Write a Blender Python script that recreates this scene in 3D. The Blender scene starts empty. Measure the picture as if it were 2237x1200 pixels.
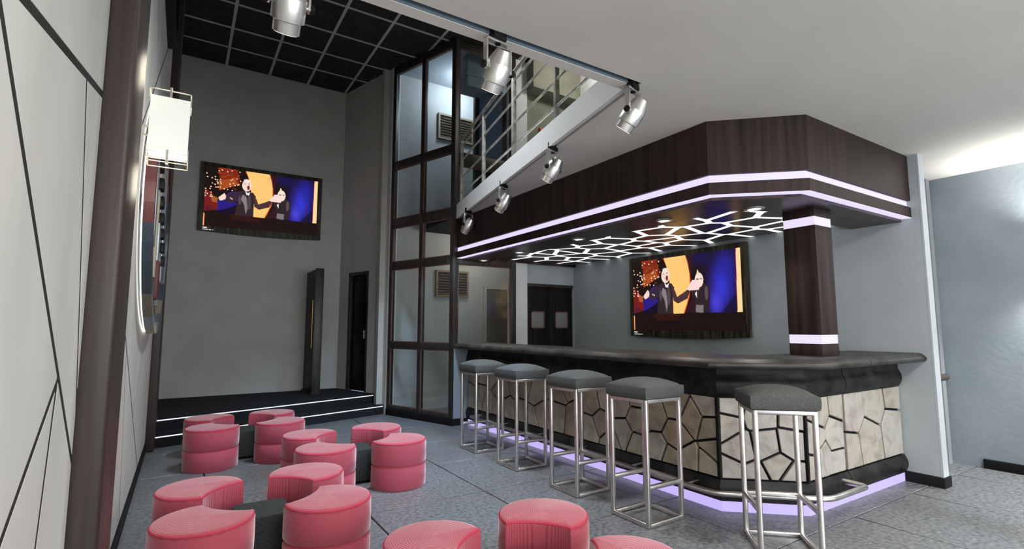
import bpy, bmesh, math, random
import numpy as np
from mathutils import Vector, Matrix
R = math.radians
scene = bpy.context.scene
COL = scene.collection

# ------------------------------------------------------------------ camera
cam = bpy.data.cameras.new('camera')
cam.sensor_width = 36.0; cam.lens = 18.0; cam.clip_start = 0.02
co = bpy.data.objects.new('camera', cam); COL.objects.link(co)
co.location = (0, 0, 1.4)
co.rotation_euler = (R(90 + 5.844), 0, R(-32.6))
scene.camera = co

# ------------------------------------------------------------------ world, big lights, exposure
w = bpy.data.worlds.new('world'); scene.world = w; w.use_nodes = True
w.node_tree.nodes['Background'].inputs[0].default_value = (0.62, 0.78, 1.0, 1)
w.node_tree.nodes['Background'].inputs[1].default_value = 0.35
vs = scene.view_settings
vs.view_transform = 'Standard'; vs.look = 'None'; vs.gamma = 1.0; vs.use_curve_mapping = False
vs.exposure = 0.0

def area(name, loc, rot, sx, sy, power, color):
    l = bpy.data.lights.new(name, 'AREA'); l.shape = 'RECTANGLE'; l.size = sx; l.size_y = sy
    l.energy = power; l.color = color
    o = bpy.data.objects.new(name, l); COL.objects.link(o); o.location = loc; o.rotation_euler = rot
    return o
def spot(name, loc, direction, power, color, angle=60, blend=0.6, radius=0.03):
    l = bpy.data.lights.new(name, 'SPOT'); l.energy = power; l.color = color
    l.spot_size = R(angle); l.spot_blend = blend; l.shadow_soft_size = radius
    o = bpy.data.objects.new(name, l); COL.objects.link(o); o.location = loc
    o.rotation_euler = Vector(direction).to_track_quat('-Z', 'Y').to_euler()
    return o
def point(name, loc, power, color, radius=0.05):
    l = bpy.data.lights.new(name, 'POINT'); l.energy = power; l.color = color; l.shadow_soft_size = radius
    l.specular_factor = .15
    o = bpy.data.objects.new(name, l); COL.objects.link(o); o.location = loc
    return o
# daylight in the window openings of the rear wall
for xc, ww, pw in ((1.0, 1.9, 92), (3.3, 1.9, 92), (5.5, 1.9, 85)):
    area('window_daylight', (xc, -3.38, 1.55), (R(90), 0, 0), ww, 2.1, pw, (0.93, 0.96, 1.0))
sun = bpy.data.lights.new('sun', 'SUN'); sun.energy = 6.0; sun.angle = R(4); sun.color = (1, .97, .92)
so = bpy.data.objects.new('sun', sun); COL.objects.link(so); so.location = (3, -8, 6)
so.rotation_euler = Vector((.10, 1, -.46)).to_track_quat('-Z', 'Y').to_euler()

# ------------------------------------------------------------------ materials
def mat(name, col, rough=0.5, metal=0.0, spec=0.5, emit=None, es=0.0):
    m = bpy.data.materials.new(name); m.use_nodes = True
    b = m.node_tree.nodes['Principled BSDF']
    b.inputs['Base Color'].default_value = (*col, 1); b.inputs['Roughness'].default_value = rough
    b.inputs['Metallic'].default_value = metal; b.inputs['Specular IOR Level'].default_value = spec
    if emit:
        b.inputs['Emission Color'].default_value = (*emit, 1); b.inputs['Emission Strength'].default_value = es
    return m
def nd(m, t): return m.node_tree.nodes.new(t)
def lk(m, a, b): m.node_tree.links.new(a, b)
def noisy(m, c0, c1, scale=(1, 1, 1), nscale=4.0, detail=6, lo=0.35, hi=0.65, bump=0.0, bscale=None, coord='Object', rvar=None):
    b = m.node_tree.nodes['Principled BSDF']
    tc = nd(m, 'ShaderNodeTexCoord'); mp = nd(m, 'ShaderNodeMapping'); mp.inputs['Scale'].default_value = scale
    lk(m, tc.outputs[coord], mp.inputs['Vector'])
    n = nd(m, 'ShaderNodeTexNoise'); n.inputs['Scale'].default_value = nscale; n.inputs['Detail'].default_value = detail
    lk(m, mp.outputs[0], n.inputs['Vector'])
    r = nd(m, 'ShaderNodeValToRGB'); r.color_ramp.elements[0].position = lo; r.color_ramp.elements[1].position = hi
    r.color_ramp.elements[0].color = (*c0, 1); r.color_ramp.elements[1].color = (*c1, 1)
    lk(m, n.outputs['Fac'], r.inputs[0]); lk(m, r.outputs[0], b.inputs['Base Color'])
    if bump:
        bp = nd(m, 'ShaderNodeBump'); bp.inputs['Strength'].default_value = bump; bp.inputs['Distance'].default_value = 0.01
        src = n
        if bscale:
            src = nd(m, 'ShaderNodeTexNoise'); src.inputs['Scale'].default_value = bscale; src.inputs['Detail'].default_value = 4
            lk(m, mp.outputs[0], src.inputs['Vector'])
        lk(m, src.outputs['Fac'], bp.inputs['Height']); lk(m, bp.outputs[0], b.inputs['Normal'])
    if rvar:
        mr = nd(m, 'ShaderNodeMapRange'); mr.inputs['To Min'].default_value = rvar[0]; mr.inputs['To Max'].default_value = rvar[1]
        lk(m, n.outputs['Fac'], mr.inputs['Value']); lk(m, mr.outputs[0], b.inputs['Roughness'])
    return m
M = {}
M['wall'] = noisy(mat('grey_wall_paint', (.4, .4, .4), .75, spec=.25), (.37, .405, .425), (.415, .45, .47), nscale=2.5, bump=.12, bscale=60)
M['wall_plain'] = noisy(mat('beige_wall_paint', (.4, .4, .4), .75, spec=.25), (.46, .455, .42), (.51, .505, .47), nscale=2.5, bump=.12, bscale=60)
M['wall_blue'] = noisy(mat('blue_grey_wall_paint', (.3, .36, .4), .7, spec=.3), (.205, .245, .275), (.25, .29, .32), nscale=2.0, bump=.2, bscale=22)
M['white'] = noisy(mat('white_paint', (.7, .7, .68), .6, spec=.3), (.66, .67, .66), (.72, .73, .72), nscale=2, bump=.05, bscale=70)
M['trim'] = mat('pale_blue_trim', (.42, .46, .49), .6, spec=.3)
M['ceiling'] = noisy(mat('ceiling_plaster', (.6, .6, .57), .8, spec=.2), (.63, .61, .565), (.67, .65, .605), nscale=1.5, bump=.05, bscale=70)
M['olive'] = noisy(mat('olive_paint', (.25, .26, .17), .75, spec=.2), (.20, .205, .15), (.25, .255, .19), nscale=3)
M['panel'] = noisy(mat('cream_wall_panel', (.5, .5, .47), .55, spec=.35), (.50, .50, .465), (.57, .57, .535), scale=(1, 1, .25), nscale=3, bump=.06, bscale=80)
M['gap'] = mat('dark_joint', (.012, .010, .009), .7)
M['wood'] = noisy(mat('dark_walnut', (.03, .02, .02), .5, spec=.22), (.011, .0068, .0065), (.046, .027, .024), scale=(7, 7, .35), nscale=3.0, detail=8, lo=.3, hi=.72, rvar=(.45, .62))
M['wood_under'] = noisy(mat('polished_dark_soffit', (.03, .02, .02), .3, spec=.3), (.022, .013, .012), (.060, .034, .029), scale=(.8, 4, 1), nscale=3, rvar=(.2, .42))
M['post'] = noisy(mat('brown_post', (.05, .035, .03), .45, spec=.4), (.030, .021, .018), (.058, .040, .034), scale=(9, 9, .3), nscale=3)
M['frame'] = noisy(mat('dark_frame_wood', (.03, .025, .02), .45), (.014, .011, .009), (.042, .034, .026), scale=(6, 6, .8), nscale=5)
M['black'] = mat('black_matt', (.006, .006, .007), .6, spec=.2)
M['blackgloss'] = mat('black_satin', (.006, .006, .007), .45, spec=.2)
M['carpet'] = noisy(mat('black_stage_carpet', (.015, .016, .018), .9, spec=.2), (.009, .0095, .011), (.020, .021, .024), nscale=60, bump=.3)
M['floor'] = noisy(mat('grey_stone_tile', (.15, .15, .15), .38, spec=.5), (.072, .077, .082), (.21, .217, .225), nscale=34, detail=10, lo=.32, hi=.7, bump=.06, rvar=(.28, .50), coord='Object')
M['dark_stone'] = noisy(mat('dark_stone_moulding', (.03, .028, .026), .5, spec=.25), (.006, .0055, .005), (.036, .033, .030), nscale=7, detail=8, lo=.4, hi=.8, bump=.15, bscale=40)
M['counter'] = noisy(mat('dark_stone_counter', (.05, .045, .04), .42, spec=.35), (.014, .0125, .0115), (.060, .054, .049), nscale=6, detail=9, lo=.35, hi=.8, bump=.12, bscale=40)
M['glow'] = mat('lavender_led', (.1, .1, .1), .6, emit=(.745, .69, .97), es=1.05)
M['glow_low'] = mat('violet_led', (.1, .1, .1), .6, emit=(.54, .45, .92), es=1.0)
M['led'] = mat('white_led', (.1, .1, .1), .6, emit=(.95, .96, 1.0), es=1.0)
M['grid_led'] = mat('white_light_lines', (.3, .3, .3), .6, emit=(.96, .98, .96), es=1.15)
M['grid_tile'] = noisy(mat('bronze_gloss_tile', (.07, .06, .055), .3, spec=.35), (.075, .065, .060), (.100, .088, .080), nscale=3)
M['steel'] = noisy(mat('brushed_steel', (.7, .67, .64), .3, metal=1.0), (.60, .57, .545), (.74, .705, .675), nscale=8, rvar=(.26, .36))
M['chrome'] = mat('satin_aluminium', (.70, .68, .65), .33, metal=.92)
M['dimsteel'] = noisy(mat('aged_steel', (.4, .39, .36), .4, metal=.45), (.30, .29, .26), (.60, .58, .52), nscale=9, rvar=(.25, .5))
M['seat'] = noisy(mat('charcoal_fabric', (.06, .062, .06), .9, spec=.15), (.070, .074, .071), (.105, .110, .105), nscale=150, detail=2, bump=.5)
M['lens'] = mat('spot_lens', (.6, .6, .6), .3, emit=(1, .96, .9), es=1.5)
M['shade'] = mat('cream_lamp_shade', (.7, .7, .65), .7, emit=(.86, .86, .76), es=.5)
M['bronze'] = mat('dark_bronze', (.12, .105, .085), .4, metal=.6)
M['trim2'] = mat('grey_corner_trim', (.24, .25, .26), .6, spec=.3)
M['nickel'] = mat('pale_nickel', (.62, .59, .5), .35, metal=.6)
M['red'] = mat('red_plastic', (.55, .03, .03), .4)
M['vent'] = mat('tan_vent', (.24, .185, .12), .6)
M['door'] = noisy(mat('black_door', (.01, .01, .01), .55, spec=.15), (.006, .006, .006), (.016, .015, .014), scale=(8, 8, .5), nscale=4)
M['leafpane'] = mat('grey_door_pane', (.22, .22, .21), .25)
M['tvbezel'] = noisy(mat('reflection_streaked_bezel', (.02, .017, .012), .4, spec=.3), (.016, .013, .009), (.11, .092, .056), scale=(9, 9, 1), nscale=3, lo=.40, hi=.75)  # brown streaks put the bezel's reflections into its colour
M['ceiltile'] = noisy(mat('charcoal_ceiling_tile', (.02, .02, .02), .8, spec=.2), (.026, .0245, .0235), (.042, .038, .037), nscale=9, bump=.3, bscale=30)
M['tbar'] = mat('grey_ceiling_bar', (.5, .49, .49), .6)
M['block'] = noisy(mat('dark_grey_felt', (.035, .038, .036), .9, spec=.15), (.028, .030, .028), (.044, .047, .044), nscale=120, detail=2, bump=.4)
M['yellow'] = mat('amber_led', (.2, .15, .02), .5, emit=(.55, .38, .05), es=.5)
M['trackgap'] = mat('blue_lit_channel', (.16, .22, .28), .5)  # blue window light in the groove is put into this colour
M['bluelit'] = mat('blue_lit_doorway', (.22, .33, .5), .3)  # blue light inside the upstairs doorway, put into the pane's colour

def fabric_pink():
    m = mat('pink_corded_fabric', (.5, .1, .13), .85, spec=.15)
    b = m.node_tree.nodes['Principled BSDF']
    b.inputs['Sheen Weight'].default_value = 1.0; b.inputs['Sheen Roughness'].default_value = .35
    b.inputs['Sheen Tint'].default_value = (1, .84, .86, 1)
    tc = nd(m, 'ShaderNodeTexCoord')
    wv = nd(m, 'ShaderNodeTexWave'); wv.wave_type = 'RINGS'; wv.rings_direction = 'Z'
    wv.inputs['Scale'].default_value = 26; wv.inputs['Distortion'].default_value = .6; wv.inputs['Detail'].default_value = 1
    lk(m, tc.outputs['Object'], wv.inputs['Vector'])
    n = nd(m, 'ShaderNodeTexNoise'); n.inputs['Scale'].default_value = 180; lk(m, tc.outputs['Object'], n.inputs['Vector'])
    mx = nd(m, 'ShaderNodeMath'); mx.operation = 'ADD'
    lk(m, wv.outputs['Fac'], mx.inputs[0]); lk(m, n.outputs['Fac'], mx.inputs[1])
    r = nd(m, 'ShaderNodeValToRGB'); r.color_ramp.elements[0].position = .3; r.color_ramp.elements[1].position = 1.3 / 1.5
    r.color_ramp.elements[0].color = (.26, .026, .043, 1); r.color_ramp.elements[1].color = (.41, .078, .106, 1)
    lk(m, mx.outputs[0], r.inputs[0]); lk(m, r.outputs[0], b.inputs['Base Color'])
    bp = nd(m, 'ShaderNodeBump'); bp.inputs['Strength'].default_value = .35; bp.inputs['Distance'].default_value = .004
    lk(m, mx.outputs[0], bp.inputs['Height']); lk(m, bp.outputs[0], b.inputs['Normal'])
    return m
M['pink'] = fabric_pink()
M['pinkseam'] = mat('rose_piping', (.40, .040, .07), .8, spec=.2)

def stone_mat(name, base, vein, seed):
    m = mat(name, base, .45, spec=.4)
    b = m.node_tree.nodes['Principled BSDF']
    tc = nd(m, 'ShaderNodeTexCoord'); mp = nd(m, 'ShaderNodeMapping'); mp.inputs['Location'].default_value = (seed, seed * 2, seed * 3)
    lk(m, tc.outputs['Object'], mp.inputs['Vector'])
    n = nd(m, 'ShaderNodeTexNoise'); n.inputs['Scale'].default_value = 6; n.inputs['Detail'].default_value = 10; n.inputs['Distortion'].default_value = 1.2
    lk(m, mp.outputs[0], n.inputs['Vector'])
    r = nd(m, 'ShaderNodeValToRGB')
    e = r.color_ramp.elements
    e[0].position = .36; e[0].color = (base[0] * .78, base[1] * .74, base[2] * .69, 1)
    e[1].position = .52; e[1].color = (*base, 1)
    x = e.new(.67); x.color = (base[0] * 1.12, base[1] * 1.1, base[2] * 1.05, 1)
    x = e.new(.74); x.color = (*vein, 1)
    x = e.new(.80); x.color = (*base, 1)
    lk(m, n.outputs['Fac'], r.inputs[0]); lk(m, r.outputs[0], b.inputs['Base Color'])
    return m
STONES = [stone_mat('cream_marble', (.36, .32, .25), (.30, .22, .16), 1.3), stone_mat('pale_marble', (.41, .395, .355), (.34, .29, .25), 4.1),
          stone_mat('rose_veined_marble', (.38, .35, .30), (.42, .17, .11), 7.7), stone_mat('tan_marble', (.31, .26, .19), (.26, .17, .11), 2.9),
          stone_mat('pinkish_marble', (.40, .37, .335), (.36, .28, .25), 9.2)]

def glass_mat():
    m = bpy.data.materials.new('window_glass'); m.use_nodes = True
    nt = m.node_tree; nt.nodes.remove(nt.nodes['Principled BSDF']); out = nt.nodes['Material Output']
    t = nd(m, 'ShaderNodeBsdfTransparent'); t.inputs[0].default_value = (.90, .93, .95, 1)
    g = nd(m, 'ShaderNodeBsdfGlossy'); g.inputs['Roughness'].default_value = .08
    lw = nd(m, 'ShaderNodeLayerWeight'); lw.inputs[0].default_value = .35
    pw = nd(m, 'ShaderNodeMath'); pw.operation = 'POWER'; pw.inputs[1].default_value = 3.0; lk(m, lw.outputs['Facing'], pw.inputs[0])
    f = nd(m, 'ShaderNodeMath'); f.operation = 'MULTIPLY_ADD'; f.inputs[1].default_value = .16; f.inputs[2].default_value = .03; lk(m, pw.outputs[0], f.inputs[0])
    mx = nd(m, 'ShaderNodeMixShader'); lk(m, f.outputs[0], mx.inputs[0]); lk(m, t.outputs[0], mx.inputs[1]); lk(m, g.outputs[0], mx.inputs[2])
    lk(m, mx.outputs[0], out.inputs[0]); return m
M['glass'] = glass_mat()

# ------------------------------------------------------------------ builders
def link(name, me, m, parent=None, loc=None, rot=None):
    o = bpy.data.objects.new(name, me); COL.objects.link(o)
    if m is not None and len(me.materials) == 0: me.materials.append(m)
    if parent is not None: o.parent = parent
    if loc is not None: o.location = loc
    if rot is not None: o.rotation_euler = rot
    return o
def bm_obj(name, bm, m, parent=None, smooth=False, loc=None, rot=None):
    bmesh.ops.recalc_face_normals(bm, faces=bm.faces)
    me = bpy.data.meshes.new(name); bm.to_mesh(me); bm.free()
    if smooth:
        for p in me.polygons: p.use_smooth = True
        try: me.set_sharp_from_angle(angle=R(40))
        except Exception: pass
    return link(name, me, m, parent, loc, rot)
def add_box(bm, x0, x1, y0, y1, z0, z1, bev=0.0, seg=2):
    v = [bm.verts.new(p) for p in ((x0, y0, z0), (x1, y0, z0), (x1, y1, z0), (x0, y1, z0), (x0, y0, z1), (x1, y0, z1), (x1, y1, z1), (x0, y1, z1))]
    fs = [bm.faces.new([v[i] for i in f]) for f in ((0, 3, 2, 1), (4, 5, 6, 7), (0, 1, 5, 4), (1, 2, 6, 5), (2, 3, 7, 6), (3, 0, 4, 7))]
    if bev:
        es = set(e for f in fs for e in f.edges)
        bmesh.ops.bevel(bm, geom=list(es), offset=bev, segments=seg, affect='EDGES', profile=.5)
def box(name, x0, x1, y0, y1, z0, z1, m, parent=None, bev=0.0, seg=2, loc=None, rot=None):
    bm = bmesh.new(); add_box(bm, x0, x1, y0, y1, z0, z1, bev, seg)
    return bm_obj(name, bm, m, parent, smooth=bev > 0, loc=loc, rot=rot)
def add_prism(bm, pts, z0, z1):
    a = [bm.verts.new((x, y, z0)) for x, y in pts]; b = [bm.verts.new((x, y, z1)) for x, y in pts]
    n = len(pts); bm.faces.new(a[::-1]); bm.faces.new(b)
    for i in range(n): bm.faces.new((a[i], a[(i + 1) % n], b[(i + 1) % n], b[i]))
def prism(name, pts, z0, z1, m, parent=None):
    bm = bmesh.new(); add_prism(bm, pts, z0, z1); return bm_obj(name, bm, m, parent)
def add_tube(bm, path, r, n=10, cap=True):
    path = [Vector(p) for p in path]; rings = []
    up = None
    for i, p in enumerate(path):
        if i == 0: t = path[1] - p
        elif i == len(path) - 1: t = p - path[i - 1]
        else: t = (path[i + 1] - p).normalized() + (p - path[i - 1]).normalized()
        t.normalize()
        if up is None:
            up = Vector((0, 0, 1)) if abs(t.z) < .9 else Vector((1, 0, 0))
        u = (up - t * up.dot(t)).normalized(); up = u; v = t.cross(u)
        s = 1.0
        if 0 < i < len(path) - 1:
            c = (path[i + 1] - p).normalized().dot(t); s = 1 / max(c, .5)
        ring = [bm.verts.new(p + (u * math.cos(a) + v * math.sin(a)) * r) for a in [2 * math.pi * k / n for k in range(n)]]
        rings.append(ring)
    for a, b in zip(rings, rings[1:]):
        for k in range(n): bm.faces.new((a[k], a[(k + 1) % n], b[(k + 1) % n], b[k]))
    if cap: bm.faces.new(rings[0][::-1]); bm.faces.new(rings[-1])
def tube(name, path, r, m, parent=None, n=10, loc=None, rot=None):
    bm = bmesh.new(); add_tube(bm, path, r, n); return bm_obj(name, bm, m, parent, smooth=True, loc=loc, rot=rot)
def add_lathe(bm, prof, n=24, mtx=None):
    rings = []
    for r, z in prof:
        rings.append([bm.verts.new((r * math.cos(2 * math.pi * k / n), r * math.sin(2 * math.pi * k / n), z)) for k in range(n)])
    for a, b in zip(rings, rings[1:]):
        for k in range(n): bm.faces.new((a[k], a[(k + 1) % n], b[(k + 1) % n], b[k]))
    bm.faces.new(rings[0][::-1]); bm.faces.new(rings[-1])
    if mtx is not None: bmesh.ops.transform(bm, matrix=mtx, verts=[v for r in rings for v in r])
def lathe(name, prof, m, parent=None, n=24, loc=None, rot=None):
    bm = bmesh.new(); add_lathe(bm, prof, n); return bm_obj(name, bm, m, parent, smooth=True, loc=loc, rot=rot)
def sweep(bm, path, prof, closed_prof=True):
    """prof = [(outward offset, z)], path = plan points; outward = right-hand side looking along path."""
    P = [Vector((p[0], p[1])) for p in path]; rings = []
    for i, p in enumerate(P):
        if i == 0: d0 = d1 = (P[1] - p).normalized()
        elif i == len(P) - 1: d0 = d1 = (p - P[i - 1]).normalized()
        else: d0 = (p - P[i - 1]).normalized(); d1 = (P[i + 1] - p).normalized()
        n0 = Vector((d0.y, -d0.x)); n1 = Vector((d1.y, -d1.x)); n = (n0 + n1).normalized(); s = 1 / n.dot(n0)
        rings.append([bm.verts.new((p.x + n.x * s * o, p.y + n.y * s * o, z)) for o, z in prof])
    k = len(prof)
    for a, b in zip(rings, rings[1:]):
        for j in range(k if closed_prof else k - 1): bm.faces.new((a[j], a[(j + 1) % k], b[(j + 1) % k], b[j]))
    if closed_prof: bm.faces.new(rings[0][::-1]); bm.faces.new(rings[-1])
def swept(name, path, prof, m, parent=None, smooth=False):
    bm = bmesh.new(); sweep(bm, path, prof); return bm_obj(name, bm, m, parent, smooth=smooth)
def thing(name, label, cat, loc=(0, 0, 0), rz=0, group=None):
    o = bpy.data.objects.new(name, None); COL.objects.link(o); o.empty_display_size = .1
    o.location = loc; o.rotation_euler = (0, 0, rz); tag(o, label, cat, group); return o
def tag(o, label, cat, group=None):
    o['label'] = label; o['category'] = cat
    if group: o['group'] = group
    return o
def struct(o): o['kind'] = 'structure'; return o
def sroot(name, loc=(0, 0, 0)):
    o = bpy.data.objects.new(name, None); COL.objects.link(o); o.location = loc; o['kind'] = 'structure'; return o
def copy_tree(o, parent=None):
    c = o.copy(); COL.objects.link(c)
    if parent is not None: c.parent = parent
    for ch in list(o.children): copy_tree(ch, c)
    return c
def clip(poly, nx, ny, d):
    """keep nx*x+ny*y <= d"""
    out = []
    for i in range(len(poly)):
        a = poly[i]; b = poly[(i + 1) % len(poly)]
        fa = nx * a[0] + ny * a[1] - d; fb = nx * b[0] + ny * b[1] - d
        if fa <= 0: out.append(a)
        if (fa < 0) != (fb < 0) and fa != fb:
            t = fa / (fa - fb); out.append((a[0] + (b[0] - a[0]) * t, a[1] + (b[1] - a[1]) * t))
    return out
def voronoi(rect, seeds, gap, border=0.0):
    x0, x1, y0, y1 = rect; cells = []
    for i, s in enumerate(seeds):
        p = [(x0 + border, y0 + border), (x1 - border, y0 + border), (x1 - border, y1 - border), (x0 + border, y1 - border)]
        for j, t in enumerate(seeds):
            if i == j: continue
            dx, dy = t[0] - s[0], t[1] - s[1]; L = math.hypot(dx, dy)
            if L < 1e-6: continue
            nx, ny = dx / L, dy / L
            p = clip(p, nx, ny, nx * (s[0] + t[0]) / 2 + ny * (s[1] + t[1]) / 2 - gap / 2)
            if len(p) < 3: break
        if len(p) >= 3: cells.append(p)
    return cells
def inset(poly, d):
    c = poly; 
    A = sum(poly[i][0] * poly[(i + 1) % len(poly)][1] - poly[(i + 1) % len(poly)][0] * poly[i][1] for i in range(len(poly)))
    sg = 1 if A > 0 else -1; out = poly
    for i in range(len(poly)):
        a, b = poly[i], poly[(i + 1) % len(poly)]; dx, dy = b[0] - a[0], b[1] - a[1]; L = math.hypot(dx, dy)
        if L < 1e-6: continue
        nx, ny = sg * dy / L, -sg * dx / L
        out = clip(out, nx, ny, nx * a[0] + ny * a[1] - d)
        if len(out) < 3: return None
    return out
def slab_piece(name, poly, frame, m, parent, th=.012, bev=.004):
    """flat piece with bevelled rim; frame(u,v,h) -> 3D; h = height above base plane"""
    ins = inset(poly, bev)
    if ins is None or len(ins) < 3: return None
    bm = bmesh.new()
    def ring(ps, h): return [bm.verts.new(frame(u, v, h)) for u, v in ps]
    b0 = ring(poly, 0); b1 = ring(poly, th - bev)
    n = len(poly)
    for i in range(n): bm.faces.new((b0[i], b0[(i + 1) % n], b1[(i + 1) % n], b1[i]))
    b2 = ring(ins, th)
    if len(ins) == n:
        # align ring starts
        k = min(range(n), key=lambda q: sum((poly[i][0] - ins[(i + q) % n][0]) ** 2 + (poly[i][1] - ins[(i + q) % n][1]) ** 2 for i in range(n)))
        b2 = b2[k:] + b2[:k]
        for i in range(n): bm.faces.new((b1[i], b1[(i + 1) % n], b2[(i + 1) % n], b2[i]))
        bm.faces.new(b2)
    else:
        for v in b2: bm.verts.remove(v)
        bm.faces.new(b1)
    bm.faces.new(b0[::-1])
    return bm_obj(name, bm, m, parent)

# ------------------------------------------------------------------ constants (metres)
XL = -.286; YB = 9.64; ZC = 5.85; ZL = 3.0; XB = 5.66; XR = 6.82; YD = 6.87
G0 = Vector((3.311, 6.739)); G1 = Vector((2.835, 8.165)); CN = Vector((2.393, YB))
def edge_x(y): return 2.403 + .2103 * (y - 2.323)

# ------------------------------------------------------------------ floor
fl = sroot('floor')
box('underlay', -.6, 7.1, -3.7, 10.0, -.12, -.012, M['gap'], fl)
tile_me = None
for ix in range(-3, 6):
    for iy in range(-6, 8):
        x0 = 2.262 + 1.005 * ix; y0 = 1.971 + 1.0 * iy
        if x0 > 6.9 or x0 + 1 < -.4: continue
        if tile_me is None:
            t = box('tile', 0, .994, 0, .989, -.03, 0, M['floor'], fl, bev=.003, seg=1); tile_me = t.data; t.location = (x0, y0, 0)
        else:
            link('tile', tile_me, None, fl, (x0, y0, 0))

# ------------------------------------------------------------------ walls
wl = sroot('wall_left')
box('backing', -.50, XL - .0008, -3.6, YB + .2, 0, ZC + .1, M['gap'], wl)
def left_frame(u, v, h): return (XL - .012 + h, u, v)
def cut(polys, a, b):
    dx, dy = b[0] - a[0], b[1] - a[1]; L = math.hypot(dx, dy); nx, ny = dy / L, -dx / L; d = nx * a[0] + ny * a[1]
    out = []
    for p in polys:
        for s in (1, -1):
            q = clip(p, s * nx, s * ny, s * d)
            if len(q) >= 3: out.append(q)
    return out
def area2(p): return abs(sum(p[i][0] * p[(i + 1) % len(p)][1] - p[(i + 1) % len(p)][0] * p[i][1] for i in range(len(p)))) / 2
near = [(-.6, .1), (2.268, .1), (2.268, 3.0), (-.6, 3.0)]
up, lo = sorted(cut([near], (1.267, 2.017), (2.267, 2.225)), key=lambda p: -max(q[1] for q in p))
a1 = cut([lo], (1.144, 1.931), (2.267, .953))
a1.sort(key=lambda p: -sum(q[0] + q[1] * 1.2 for q in p) / len(p))
pieces = [up] + cut([a1[0]], (1.945, 2.145), (2.257, 1.148))
b1 = cut([a1[1]], (1.90, 1.24), (1.809, .836)); b1.sort(key=lambda p: sum(q[0] for q in p) / len(p))
pieces += cut([b1[0]], (1.465, .964), (1.90, 1.247)) + [b1[1]]
pieces += [[(-3.5, .1), (-.6, .1), (-.6, 1.5), (-3.5, 1.5)], [(-3.5, 1.5), (-.6, 1.5), (-.6, 3.0), (-3.5, 3.0)]]
far = [(2.70, .1), (7.17, .1), (7.17, ZC), (2.70, ZC)]
f1 = cut([far], (3.91, 2.69), (6.34, 4.39)); f1.sort(key=lambda p: -max(q[1] - q[0] for q in p))
pieces += cut([f1[0]], (4.38, 3.79), (5.03, 3.39))
f2 = cut([f1[1]], (3.89, 1.32), (4.97, .70)); f2.sort(key=lambda p: max(q[1] for q in p))
pieces += cut([f2[0]], (4.0, 1.2), (4.4, .1))
pieces += cut([f2[1]], (4.97, .70), (6.4, 1.75))
pieces += [[(7.6, .1), (YB, .1), (YB, ZC), (7.6, ZC)]]
for p in pieces:
    q = inset(p, .012)
    if q: slab_piece('panel', q, left_frame, M['panel'] if max(v[0] for v in p) < 7.5 else M['wall'], wl, .012, .0012)
struct(box('baseboard_left', XL - .01, XL + .012, 2.70, 7.17, 0, .10, M['black'], None))
def wall_post(label_i, y0, y1, z1):
    bm = bmesh.new(); add_box(bm, XL - .02, -.200, y0, y1, 0, z1, .018, 3)
    return struct(bm_obj('trim_%d' % label_i, bm, M['post'], None, smooth=True))
wall_post(1, 2.269, 2.708, ZL)
wall_post(2, 7.17, 7.56, ZC)
# the stage stretch in black foot of the far post
struct(box('wall_back', -.5, 2.6, YB, YB + .2, 0, ZC + .1, M['wall_plain']))
# stage-side wall (slanted) between the back wall and the stair glazing
def slant_box(name, a, b, z0, z1, th, m, parent=None, off=0.0, bev=0):
    a, b = Vector(a), Vector(b); d = (b - a); L = d.length; ang = math.atan2(d.y, d.x)
    return box(name, 0, L, off, off + th, z0, z1, m, parent, bev=bev, loc=(a.x, a.y, 0), rot=(0, 0, ang))
ws = sroot('wall_stage')
d = (G1 - CN); Ls = d.length; ds = d.normalized()
D0, D1 = .30, .93         # door opening along the wall
p = lambda t: (CN.x + ds.x * t, CN.y + ds.y * t)
slant_box('wall_section', p(-.1), p(D0), 0, ZC, .12, M['wall_plain'], ws)
slant_box('wall_section', p(D1), p(Ls - .03), 0, ZC, .12, M['wall_plain'], ws)
slant_box('wall_section', p(D0), p(D1), 2.37, ZC, .12, M['wall_plain'], ws)
slant_box('edge_trim', p(Ls - .05), p(Ls), 0, ZC, .135, M['white'], ws, off=-.012)
dr = sroot('door_2')
def dbox(name, t0, t1, z0, z1, o0, th, m, par, bev=.004): return slant_box(name, p(t0), p(t1), z0, z1, th, m, par, off=o0, bev=bev)
dl = dbox('leaf', D0 + .06, D1 - .06, .30, 2.31, .05, .04, M['door'], dr)
for z0, z1 in ((.5, 1.25), (1.38, 2.2)):
    dbox('inset_panel', D0 + .14, D1 - .14, z0, z1, .038, .014, M['blackgloss'], dr)
dbox('jamb', D0, D0 + .06, .30, 2.37, .0, .11, M['frame'], dr); dbox('jamb', D1 - .06, D1, .30, 2.37, .0, .11, M['frame'], dr)
dbox('lintel', D0, D1, 2.31, 2.37, .0, .11, M['frame'], dr)
dbox('door_handle', D1 - .13, D1 - .11, 1.2, 1.34, .0, .05, M['dimsteel'], dr)

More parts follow.
